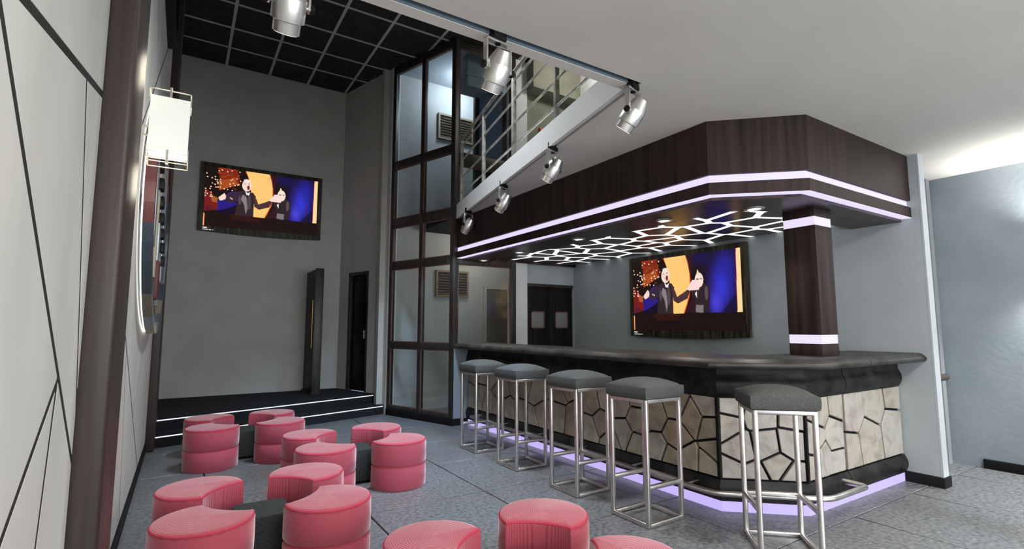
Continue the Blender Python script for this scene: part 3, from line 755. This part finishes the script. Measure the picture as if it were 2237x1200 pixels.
def rounded_block(name, label, x, y):
    t = thing(name, label, 'low table', (x, y, 0))
    bm = bmesh.new(); add_box(bm, -.155, .155, -.155, .155, 0.03, .30, 0)
    es = [e for e in bm.edges if abs(e.verts[0].co.z - e.verts[1].co.z) > .1]
    bmesh.ops.bevel(bm, geom=es, offset=.05, segments=5, affect='EDGES', profile=.5)
    es = [e for e in bm.edges if e.verts[0].co.z > .29 and e.verts[1].co.z > .29]
    bmesh.ops.bevel(bm, geom=es, offset=.012, segments=3, affect='EDGES', profile=.5)
    bm_obj('block', bm, M['block'], t, smooth=True)
    bm = bmesh.new(); add_box(bm, -.13, .13, -.13, .13, 0, .03, .01, 2); bm_obj('foot', bm, M['black'], t, smooth=True)
    return t
where = {'a': 'in the cluster by the stage steps', 'b': 'in the cluster facing the bar stools', 'c': 'in the cluster beside the panelled wall', 'd': 'in the cluster opposite the chamfered bar corner'}
for key, cx, cy, who in (('a', .625, 6.415, 'LRlr'), ('b', 1.385, 4.885, 'LRlr'), ('c', .466, 3.565, 'LRlr'), ('d', 1.385, 2.03, 'LRlr')):
    e = .318
    for sx, sy, rz, nm in ((-1, 1, -45, 'stage end, panelled wall side'), (1, 1, -135, 'stage end, bar side'), (-1, -1, 45, 'end away from the stage, panelled wall side'), (1, -1, 135, 'end away from the stage, bar side')):
        if key == 'd' and (sx, sy) == (-1, -1): continue
        lab = {(-1, 1): 'nearer stage and panelled wall', (1, 1): 'nearer stage and bar', (-1, -1): 'away from stage, wall side', (1, -1): 'away from stage, bar side'}[sx, sy]
        pouf(cx + sx * e, cy + sy * e, rz, 'pink crescent pouf ' + where[key] + ', ' + lab, 'pink crescent poufs around low blocks')
    rounded_block('low_block_table', 'dark grey felt block between the pink poufs ' + where[key].replace('in the cluster ', ''), cx, cy)

# ------------------------------------------------------------------ televisions
def paint_screen(W=330, H=186):
    src = np.array([(285, 185), (1255, 318), (1240, 780), (250, 695)], float); dst = np.array([(0, 0), (1, 0), (1, 1), (0, 1)], float)
    A = []; b = []
    for (x, y), (u, v) in zip(src, dst):
        A.append([x, y, 1, 0, 0, 0, -u * x, -u * y]); b.append(u); A.append([0, 0, 0, x, y, 1, -v * x, -v * y]); b.append(v)
    h = np.append(np.linalg.solve(np.array(A), np.array(b)), 1).reshape(3, 3)
    def uv(pts):
        q = np.array([(x, y, 1) for x, y in pts], float) @ h.T; return q[:, :2] / q[:, 2:]
    U, V = np.meshgrid(np.linspace(0, 1, W + 1), np.linspace(0, 1, H + 1)); img = np.zeros((H + 1, W + 1, 3)); img[:] = (.012, .006, .005)
    asp = 1.75
    def inside(pts):
        P = uv(pts); m = np.zeros(U.shape, bool); n = len(P)
        for i in range(n):
            (x0, y0), (x1, y1) = P[i], P[(i + 1) % n]
            c = ((y0 > V) != (y1 > V)); t = (x1 - x0) * (V - y0) / (y1 - y0 + 1e-12) + x0; m ^= c & (U < t)
        return m
    def fill(pts, col, a=1.0): m = inside(pts); img[m] = img[m] * (1 - a) + np.array(col) * a
    def ell(x, y, rx, ry, col, a=1.0, soft=False):
        c = uv([(x, y)])[0]; rx /= 970; ry /= 500
        d2 = ((U - c[0]) / rx) ** 2 + ((V - c[1]) / ry) ** 2
        if soft: k = np.exp(-d2 * 1.6)[..., None] * a; img[:] = img * (1 - k) + np.array(col) * k
        else: m = d2 < 1; img[m] = img[m] * (1 - a) + np.array(col) * a
    rng = np.random.RandomState(3)
    # red textured set on the left
    fill([(395, 195), (550, 215), (575, 300), (560, 330), (400, 335)], (.20, .018, .008))
    fill([(395, 310), (540, 300), (560, 345), (470, 375), (395, 395)], (.36, .07, .015))
    fill([(265, 360), (330, 420), (380, 480), (385, 560), (262, 570)], (.16, .012, .01))
    fill([(320, 430), (385, 460), (375, 500), (330, 490)], (.33, .09, .03)); fill([(290, 520), (380, 560), (265, 565)], (.10, .01, .02))
    for k in range(60):
        ell(rng.uniform(390, 570), rng.uniform(200, 390), rng.uniform(6, 18), rng.uniform(5, 10), (rng.uniform(.1, .5), rng.uniform(.01, .1), .01), .5)
    # blue left patch
    fill([(385, 480), (420, 470), (545, 500), (540, 590), (380, 570)], (.02, .012, .20)); fill([(380, 568), (480, 545), (545, 520), (545, 600), (380, 590)], (.008, .004, .02))
    fill([(470, 420), (540, 405), (560, 470), (480, 470)], (.06, .02, .30))
    # orange moon
    for s_, col in ((1.03, (.55, .06, .02)), (1.0, (.93, .52, .16))):
        k = (s_ - 1) * 300
        fill([(630 - k, 228), (832 + k, 256), (850 + k, 310), (860 + k, 380), (856 + k, 450), (840 + k, 530), (815 + k, 580), (785 + k, 632), (690 - k, 622), (680, 500), (672, 400), (655, 300)], col)
    # blue light
    ell(1110, 500, 95, 160, (.035, .035, .55), 1.0, True); ell(1060, 600, 60, 90, (.06, .05, .65), .9, True); ell(1150, 400, 80, 120, (.02, .018, .30), .8, True)
    ell(960, 310, 120, 60, (.01, .008, .09), .7, True)
    fill([(1100, 660), (1215, 560), (1212, 672)], (.01, .006, .03), .85); fill([(835, 260), (905, 275), (880, 420), (868, 430), (862, 380), (850, 310)], (.03, .008, .01), .8)
    # orange strip on the right
    fill([(1222, 314), (1228, 314), (1214, 674), (1206, 674)], (.5, .03, .12)); fill([(1226, 314), (1255, 318), (1242, 676), (1208, 673)], (.94, .62, .30))
    # left performer
    suit = (.030, .018, .021)
    fill([(560, 430), (600, 395), (640, 415), (690, 415), (715, 450), (695, 520), (692, 622), (528, 606), (548, 520)], suit)
    fill([(430, 430), (480, 425), (560, 405), (600, 398), (570, 480), (490, 505), (450, 480)], (.035, .02, .04)); fill([(600, 430), (632, 450), (640, 560), (625, 600), (612, 520), (585, 470)], (.30, .25, .27), .7)
    ell(575, 480, 12, 40, (.12, .08, .10), .6); ell(655, 500, 18, 60, (.10, .07, .09), .6)
    fill([(690, 440), (720, 470), (735, 515), (800, 495), (845, 478), (850, 500), (830, 540), (740, 560), (700, 535)], (.06, .03, .035))
    ell(637, 355, 40, 50, (.82, .62, .55)); ell(650, 373, 12, 20, (.20, .02, .03)); ell(618, 340, 8, 4, (.3, .15, .12)); ell(655, 340, 8, 4, (.3, .15, .12)); ell(640, 312, 30, 12, (.88, .74, .68), .6)
    fill([(622, 402), (664, 412), (655, 440), (630, 432)], (.75, .72, .72)); fill([(628, 405), (660, 410), (645, 420)], (.02, .02, .02))
    fill([(390, 455), (440, 418), (455, 440), (450, 470), (420, 480), (400, 482)], (.85, .62, .55)); 
    # right performer
    fill([(862, 500), (900, 470), (980, 470), (1018, 490), (1015, 560), (1000, 645), (890, 635), (880, 560)], (.026, .016, .019)); fill([(900, 590), (960, 600), (955, 645), (890, 636)], (.22, .19, .20), .8)
    fill([(895, 520), (912, 505), (912, 550)], (.7, .68, .68)); ell(990, 530, 14, 45, (.14, .10, .12), .6)
    ell(937, 440, 36, 48, (.84, .66, .60)); fill([(918, 402), (930, 372), (946, 402)], (.75, .62, .35)); ell(925, 432, 12, 5, (.25, .12, .10)); ell(955, 435, 10, 5, (.25, .12, .10))
    fill([(828, 480), (880, 430), (935, 440), (945, 470), (930, 500), (850, 490)], (.90, .62, .60)); fill([(860, 560), (890, 540), (895, 635), (800, 628), (840, 580)], (.03, .008, .012))
    # dark desk band
    fill([(240, 578), (1260, 678), (1260, 800), (230, 720)], (.012, .005, .005)); fill([(480, 600), (760, 628), (740, 670), (520, 650)], (.035, .008, .006), .7)
    fill([(256, 585), (266, 588), (258, 695), (248, 694)], (.9, .45, .15)); fill([(266, 588), (272, 600), (266, 695), (258, 695)], (.35, .02, .02), .8)
    for k in range(52):
        x = rng.uniform(270, 590); y = rng.uniform(200, 470)
        if x > 520 and y > 390: continue
        ell(x, y, 5.5, 5, (.95, .66, .45))
    return U, V, img
def screen_mesh():
    U, V, img = paint_screen(); H1, W1 = U.shape
    me = bpy.data.meshes.new('screen')
    co_ = np.stack([U - .5, np.zeros_like(U), .5 - V], -1).reshape(-1, 3).astype(np.float32)
    idx = np.arange(H1 * W1).reshape(H1, W1)
    quads = np.stack([idx[:-1, :-1], idx[1:, :-1], idx[1:, 1:], idx[:-1, 1:]], -1).reshape(-1, 4)
    me.vertices.add(len(co_)); me.vertices.foreach_set('co', co_.ravel())
    me.loops.add(quads.size); me.loops.foreach_set('vertex_index', quads.ravel().astype(np.int32))
    me.polygons.add(len(quads)); me.polygons.foreach_set('loop_start', np.arange(0, quads.size, 4, dtype=np.int32)); me.polygons.foreach_set('loop_total', np.full(len(quads), 4, np.int32))
    me.update(calc_edges=True)
    ca = me.color_attributes.new('picture', 'FLOAT_COLOR', 'POINT')
    rgba = np.concatenate([img.reshape(-1, 3), np.ones((H1 * W1, 1))], 1).astype(np.float32); ca.data.foreach_set('color', rgba.ravel())
    m = mat('tv_picture', (.004, .004, .004), .35, spec=.08)
    at = nd(m, 'ShaderNodeVertexColor'); at.layer_name = 'picture'
    b = m.node_tree.nodes['Principled BSDF']; lk(m, at.outputs['Color'], b.inputs['Emission Color']); b.inputs['Emission Strength'].default_value = 1.15
    me.materials.append(m); return me
SCR = screen_mesh()
def tv(label, loc, rz, wd=1.90, ht=1.14):
    t = thing('television', label, 'television', loc, rz)      # local: faces -y, z=0 bottom
    bm = bmesh.new(); n = 20
    hw = wd / 2
    # case with a bowed bottom edge
    def prof(y): 
        bot = [(-hw + wd * k / n, -.03 * math.sin(math.pi * k / n)) for k in range(n + 1)]
        return [(x, y, z) for x, z in bot] + [(hw, y, ht), (-hw, y, ht)]
    a = [bm.verts.new(q) for q in prof(-.06)]; b = [bm.verts.new(q) for q in prof(-.012)]
    L = len(a); bm.faces.new(a); bm.faces.new(b[::-1])
    for k in range(L): bm.faces.new((a[k], b[k], b[(k + 1) % L], a[(k + 1) % L]))
    bm_obj('case', bm, M['tvbezel'], t)
    s = link('screen', SCR, None, t, (0, -.0625, .08 + .995 / 2)); s.scale = (1.75, 1, .995)
    bm = bmesh.new()
    for x0, x1, z0, z1 in ((-.875, -.815, .045, .058), (-.875, -.80, .018, .026), (-.79, -.75, .017, .024), (-.735, -.72, .017, .024)): add_box(bm, x0, x1, -.0645, -.061, z0, z1)
    bm_obj('caption_marks', bm, M['led'], t)
    box('wall_mount', -.3, .3, -.014, .012, .3, .8, M['black'], t)
    return t
tv('wide television showing two performers, mounted high above the stage', (1.054, YB - .012, 2.955), 0)
tv('wide television showing two performers, on the wall behind the bar', (XB - .012, 4.525, 1.275), R(-90))

# ------------------------------------------------------------------ stage wing
sw = thing('stage_wing', 'tall black upright panel on the stage with a thin amber light line', 'stage panel', (1.88, 9.26, .30))
box('body', -.06, .065, -.36, .37, 0, 2.06, M['blackgloss'], sw, bev=.012)
box('front_post', -.064, .069, -.375, -.335, 0, 2.075, M['frame'], sw, bev=.006)
box('light_line', -.066, -.058, -.215, -.205, .75, 1.55, M['yellow'], sw)
box('foot', -.09, .09, -.36, .34, 0, .03, M['black'], sw, bev=.005)

# ------------------------------------------------------------------ left wall: lamp, round relief, dark panel
lp = thing('wall_lamp', 'cream box wall lamp with nickel brackets on the panelled wall', 'wall lamp', (XL, 3.55, 2.40))
box('back_plate', 0, .018, -.085, .085, .0, .27, M['white'], lp, bev=.004)
for z in (.10, .15): tube('arm', [(.015, -.02, z), (.075, -.02, z)], .006, M['nickel'], lp, n=8)
sx0, sx1 = .06, .252
box('shade', sx0, sx1, -.095, .095, .0, .32, M['shade'], lp, bev=.004)
for zs_, zp in (((.355,), (.30, .356)), ((-.012, -.045), (-.045, .02))):
    bm = bmesh.new()
    for z in zs_:
        add_tube(bm, [(sx0 - .004, -.10, z), (sx1 + .004, -.10, z)], .003, 6); add_tube(bm, [(sx0 - .004, .10, z), (sx1 + .004, .10, z)], .003, 6)
        for x in (sx0 - .004, sx1 + .004): add_tube(bm, [(x, -.10, z), (x, .10, z)], .003, 6)
    for x in (sx0 - .004, sx1 + .004):
        for y in (-.1, .1): add_tube(bm, [(x, y, zp[0]), (x, y, zp[1])], .003, 6)
    bm_obj('wire_frame', bm, M['nickel'], lp)
for z0, z1 in ((-.075, .005), (.318, .375)): box('clip', (sx0 + sx1) / 2 - .006, (sx0 + sx1) / 2 + .006, -.108, -.09, z0, z1, M['nickel'], lp)
point('wall_lamp_uplight', (XL + .156, 3.55, 2.88), 7, (1, .90, .72), .10)
point('wall_lamp_downlight', (XL + .156, 3.55, 2.22), 6, (1, .90, .72), .10)

rc = thing('round_relief', 'large oval wall relief with patchwork rim and black steps', 'wall art', (XL, 5.57, 2.34))
RY_, RZ_ = 1.57, 1.0
patch = [mat('patch_navy', (.04, .055, .075), .35), mat('patch_red', (.085, .014, .018), .5), mat('patch_cream', (.42, .38, .26), .5), mat('patch_grey', (.17, .18, .18), .4), mat('patch_steel', (.28, .31, .34), .3, metal=.5), mat('patch_olive', (.16, .15, .10), .5)]
random.seed(3); n = 48
def erim(k, s=1.0): a = 2 * math.pi * k / n; return RY_ * s * math.cos(a), RZ_ * s * math.sin(a)
pattern = [0, 0, 1, 1, 4, 2, 3, 0, 5, 0, 3, 4]
for q in range(24):
    bm = bmesh.new()
    for k in range(q * 2, q * 2 + 2):
        A_, B_, C_, D_ = erim(k), erim(k + 1), erim(k, .93), erim(k + 1, .93)
        vs_ = [bm.verts.new((x, *p_)) for x in (.026, .086) for p_ in (A_, B_, D_, C_)]
        for f in ((0, 1, 2, 3), (7, 6, 5, 4), (0, 4, 5, 1), (2, 6, 7, 3), (1, 5, 6, 2), (0, 3, 7, 4)): bm.faces.new([vs_[i] for i in f])
    bmesh.ops.remove_doubles(bm, verts=bm.verts, dist=1e-5)
    bm_obj('rim_patch', bm, patch[{9: 2, 10: 4, 11: 1, 12: 1, 13: 0, 14: 0, 15: 5}.get(q, pattern[q % 12])], rc)
for k, (y, w_, z0, z1, c) in enumerate(((-1.0, .07, -.35, .70, 4), (-.62, .05, -.55, .85, 2), (-.2, .08, -.6, .92, 4), (.25, .05, -.75, .9, 3), (.65, .08, -.5, .8, 4), (1.05, .06, -.45, .6, 0))):
    box('upright_bar', .03, .075, y - w_, y + w_, z0, z1, patch[c], rc, bev=.008)
for k in range(7): box('black_step', .03, .10, -.95 + .22 * k, -.80 + .22 * k, .25 - .10 * k, .34 - .10 * k, M['blackgloss'], rc, bev=.01)
box('red_bottle_shape', .04, .10, -.55, -.40, -.72, -.40, patch[1], rc, bev=.02)
box('dark_field', .03, .05, -.5, .5, -.86, -.62, patch[0], rc)
box('cross_bar', .028, .06, -1.45, 1.45, -.06, .0, patch[3], rc)
for y in (-1.0, 1.0): box('stand_off', .0, .03, y - .04, y + .04, -.05, .05, M['black'], rc)
# hidden ring light behind the relief
bm = bmesh.new()
for k in range(n):
    A_, B_, C_, D_ = erim(k, .985), erim(k + 1, .985), erim(k, .955), erim(k + 1, .955)
    vs_ = [bm.verts.new((x, *p_)) for x in (.016, .024) for p_ in (A_, B_, D_, C_)]
    for f in ((0, 1, 2, 3), (7, 6, 5, 4), (0, 4, 5, 1), (2, 6, 7, 3)): bm.faces.new([vs_[i] for i in f])
bmesh.ops.remove_doubles(bm, verts=bm.verts, dist=1e-5)
bm_obj('ring_light', bm, mat('relief_backlight', (.1, .1, .1), .5, emit=(.95, .95, .92), es=2.6), rc)

dp = thing('framed_panel', 'black framed board hung high on the panelled wall', 'wall board', (XL, 5.25, 4.25))
box('board', .0, .05, -.85, .82, .0, 1.0, M['black'], dp, bev=.006)
for q in ((-.86, .83, -.02, .04), (-.86, .83, .97, 1.03), (-.86, -.80, .04, .97), (.77, .83, .04, .97)): box('frame_bar', .0, .075, q[0], q[1], q[2], q[3], M['blackgloss'], dp, bev=.006)

# ------------------------------------------------------------------ balcony railing
rl = thing('balcony_railing', 'weathered steel balcony railing with three bars along the upper floor', 'railing', (0, 0, 0))
ex = lambda y: edge_x(y) + .045
ZT = ZL + .21
for y in (6.62, 5.57, 4.51, 3.47, 2.50):
    for o in (-.014, .014):
        pass
    box('post', -.022, .022, -.022, .022, 0, .915, M['dimsteel'], rl, bev=.005, loc=(ex(y), y, ZT), rot=(0, 0, R(-11.9)))
    box('foot_plate', -.04, .04, -.05, .05, 0, .012, M['dimsteel'], rl, bev=.003, loc=(ex(y), y, ZT), rot=(0, 0, R(-11.9)))
ya, yb = 6.66, 2.46
tube('handrail', [(ex(ya) - .02, ya, ZT + .945), (ex(yb) - .02, yb, ZT + .945)], .021, M['dimsteel'], rl)
for z in (.865, .645, .385, .14): tube('rail', [(ex(ya), ya, ZT + z), (ex(yb), yb, ZT + z)], .012, M['dimsteel'], rl, n=8)
for y in (6.62, 5.57, 4.51, 3.47, 2.50): tube('bracket', [(ex(y), y, ZT + .90), (ex(y) - .02, y, ZT + .94)], .008, M['dimsteel'], rl, n=8)

# ------------------------------------------------------------------ spotlights
def make_spot(loc, yaw, tilt, label, power, col, ang=62):
    t = thing('track_spotlight', label, 'spotlight', loc, R(yaw), 'aluminium spotlights under the balcony edge')
    k = 1.3; zp = -.195
    box('mount', -.028, .028, -.042, .042, -.035, .045, M['black'], t, bev=.004)
    bm = bmesh.new(); add_box(bm, -.018, .018, -.086, .086, -.048, -.035, .002, 1); add_box(bm, -.018, .018, -.086, -.076, zp - .015, -.037, .002, 1); add_box(bm, -.018, .018, .076, .086, zp - .015, -.037, .002, 1)
    bm_obj('yoke', bm, M['chrome'], t, smooth=True)
    lathe('bolt', [(.016, -.054), (.018, -.048)], M['black'], t, n=14)
    for s in (-1, 1): lathe('knob', [(.018, 0), (.021, .004), (.021, .016), (.016, .018)], M['black'], t, n=14, loc=(0, s * .085, zp), rot=(R(-90 * s), 0, 0))
    for s in (-1, 1): lathe('pivot', [(.010, 0), (.010, .014)], M['chrome'], t, n=12, loc=(0, s * .066, zp), rot=(R(-90 * s), 0, 0))
    head = lathe('head', [(.028 * k, .078 * k), (.032 * k, .077 * k), (.052 * k, .024 * k), (.0545 * k, .020 * k), (.0545 * k, -.052 * k), (.044 * k, -.056 * k), (.044 * k, -.092 * k), (.040 * k, -.094 * k)], M['chrome'], t, n=32, loc=(0, 0, zp), rot=(0, R(tilt), 0))
    lathe('lens', [(.038 * k, -.0955 * k), (.038 * k, -.090 * k)], M['lens'], head, n=24)
    dl = Matrix.Rotation(R(yaw), 3, 'Z') @ (Matrix.Rotation(R(tilt), 3, 'Y') @ Vector((0, 0, -1)))
    base = Vector(loc) + Vector((0, 0, zp)) + dl * .135
    spot('spotlight_lamp', base, dl, power, col, ang, .7, .045)
    return t
cool = (.45, .70, 1.0)
make_spot((3.255, 6.215, ZL), -72, 40, 'aluminium spotlight under the balcony edge, closest to the stairwell glass', 80, cool)
make_spot((2.972, 4.82, ZL), -72, 40, 'aluminium spotlight under the balcony edge, second from the stairwell glass', 150, cool)
make_spot((2.706, 3.55, ZL), -72, 40, 'aluminium spotlight under the balcony edge, third from the stairwell glass', 160, cool)
make_spot((2.43, 2.31, ZL), -72, 40, 'aluminium spotlight at the corner where the balcony edge turns', 130, cool)
make_spot((1.375, 2.295, ZL), -84, 36, 'aluminium spotlight hung opposite the tall stairwell glass pane corner', 50, cool)
make_spot((.315, 2.295, ZL), -90, 38, 'white lit aluminium spotlight near the panelled wall and brown post', 20, (1, .93, .85))

# ------------------------------------------------------------------ right side: handrail end, sconce
hr = thing('corridor_handrail', 'short steel handrail end sticking out past the wall edge', 'handrail', (6.3, 2.09, .89))
tube('tube', [(-.42, 0, 0), (.30, 0, 0)], .035, M['bronze'], hr, n=16)
tube('bracket', [(.0, 0, -.02), (.0, .085, -.05)], .012, M['dimsteel'], hr, n=8)
for yy in (1.15,):
    sc = thing('corridor_sconce', 'cylindrical up and down wall light on the blue grey wall', 'wall light', (XR, yy, 2.05))
    bm = bmesh.new(); add_lathe(bm, [(.05, -.12), (.055, -.115), (.055, .115), (.05, .12)], 20, Matrix.Translation((-.09, 0, 0))); bm_obj('cylinder', bm, M['chrome'], sc, smooth=True)
    box('wall_bracket', -.05, 0, -.02, .02, -.03, .03, M['chrome'], sc)
    spot('sconce_up', (XR - .09, yy, 2.19), (-.12, 0, 1), 170, (1, .97, .92), 125, .9, .04)
    spot('sconce_down', (XR - .09, yy, 1.91), (-.12, 0, -1), 170, (1, .97, .92), 125, .9, .04)

# ------------------------------------------------------------------ upstairs and stairwell lamps, added fill panels
def ceiling_lamp(x, y, z, label, power, col, r=.14):
    t = thing('ceiling_lamp', label, 'ceiling lamp', (x, y, z))
    lathe('housing', [(r, 0), (r * 1.05, -.01), (r * 1.05, -.05), (r * .95, -.055)], M['white'], t, n=24)
    lathe('diffuser', [(r * .93, -.075), (r * .94, -.05)], mat('lamp_diffuser', (.8, .8, .8), .5, emit=col, es=2.0), t, n=24)
    point('ceiling_lamp_bulb', (x, y, z - .17), power, col, .1)
ceiling_lamp(5.15, 5.75, ZC - .008, 'round ceiling lamp over the upper floor by the olive wall', 30, (1, .97, .92))
ceiling_lamp(4.0, 7.75, ZC - .03, 'round ceiling lamp over the top of the stairwell', 34, (.75, .87, 1))
ceiling_lamp(4.3, 7.6, ZL + .055, 'round ceiling lamp under the stair landing behind glass', 14, (1, .93, .82))
def fill_panel(x, y, z, label, power, col, w=.6, spread=180):  # panels added out of view to brighten the room from above
    t = thing('added_fill_panel', label, 'added fill light', (x, y, z))
    bm = bmesh.new()
    for q in ((-w / 2 - .03, w / 2 + .03, -w / 2 - .03, -w / 2), (-w / 2 - .03, w / 2 + .03, w / 2, w / 2 + .03), (-w / 2 - .03, -w / 2, -w / 2, w / 2), (w / 2, w / 2 + .03, -w / 2, w / 2)): add_box(bm, q[0], q[1], q[2], q[3], -.02, .0)
    bm_obj('frame', bm, M['white'], t)
    box('diffuser', -w / 2, w / 2, -w / 2, w / 2, -.012, -.002, mat('fill_panel_diffuser', (.8, .8, .8), .5, emit=col, es=1.5), t)
    o = area('added_fill_lamp', (x, y, z - .02), (0, 0, 0), w, w, power, col); o.data.spread = R(spread)
fill_panel(1.3, .3, ZL, 'unseen square fill light added over the seating by the panelled wall', 45, (1, .96, .9))
fill_panel(3.3, -.2, ZL, 'unseen square fill light added between seating and bar end', 45, (1, .96, .9))
fill_panel(5.2, .2, ZL, 'unseen square fill light added beyond the bar end', 40, (1, .96, .9))
fill_panel(2.0, 4.5, ZC - .01, 'unseen square fill light added above the open void', 85, (.88, .94, 1), .62, 95)
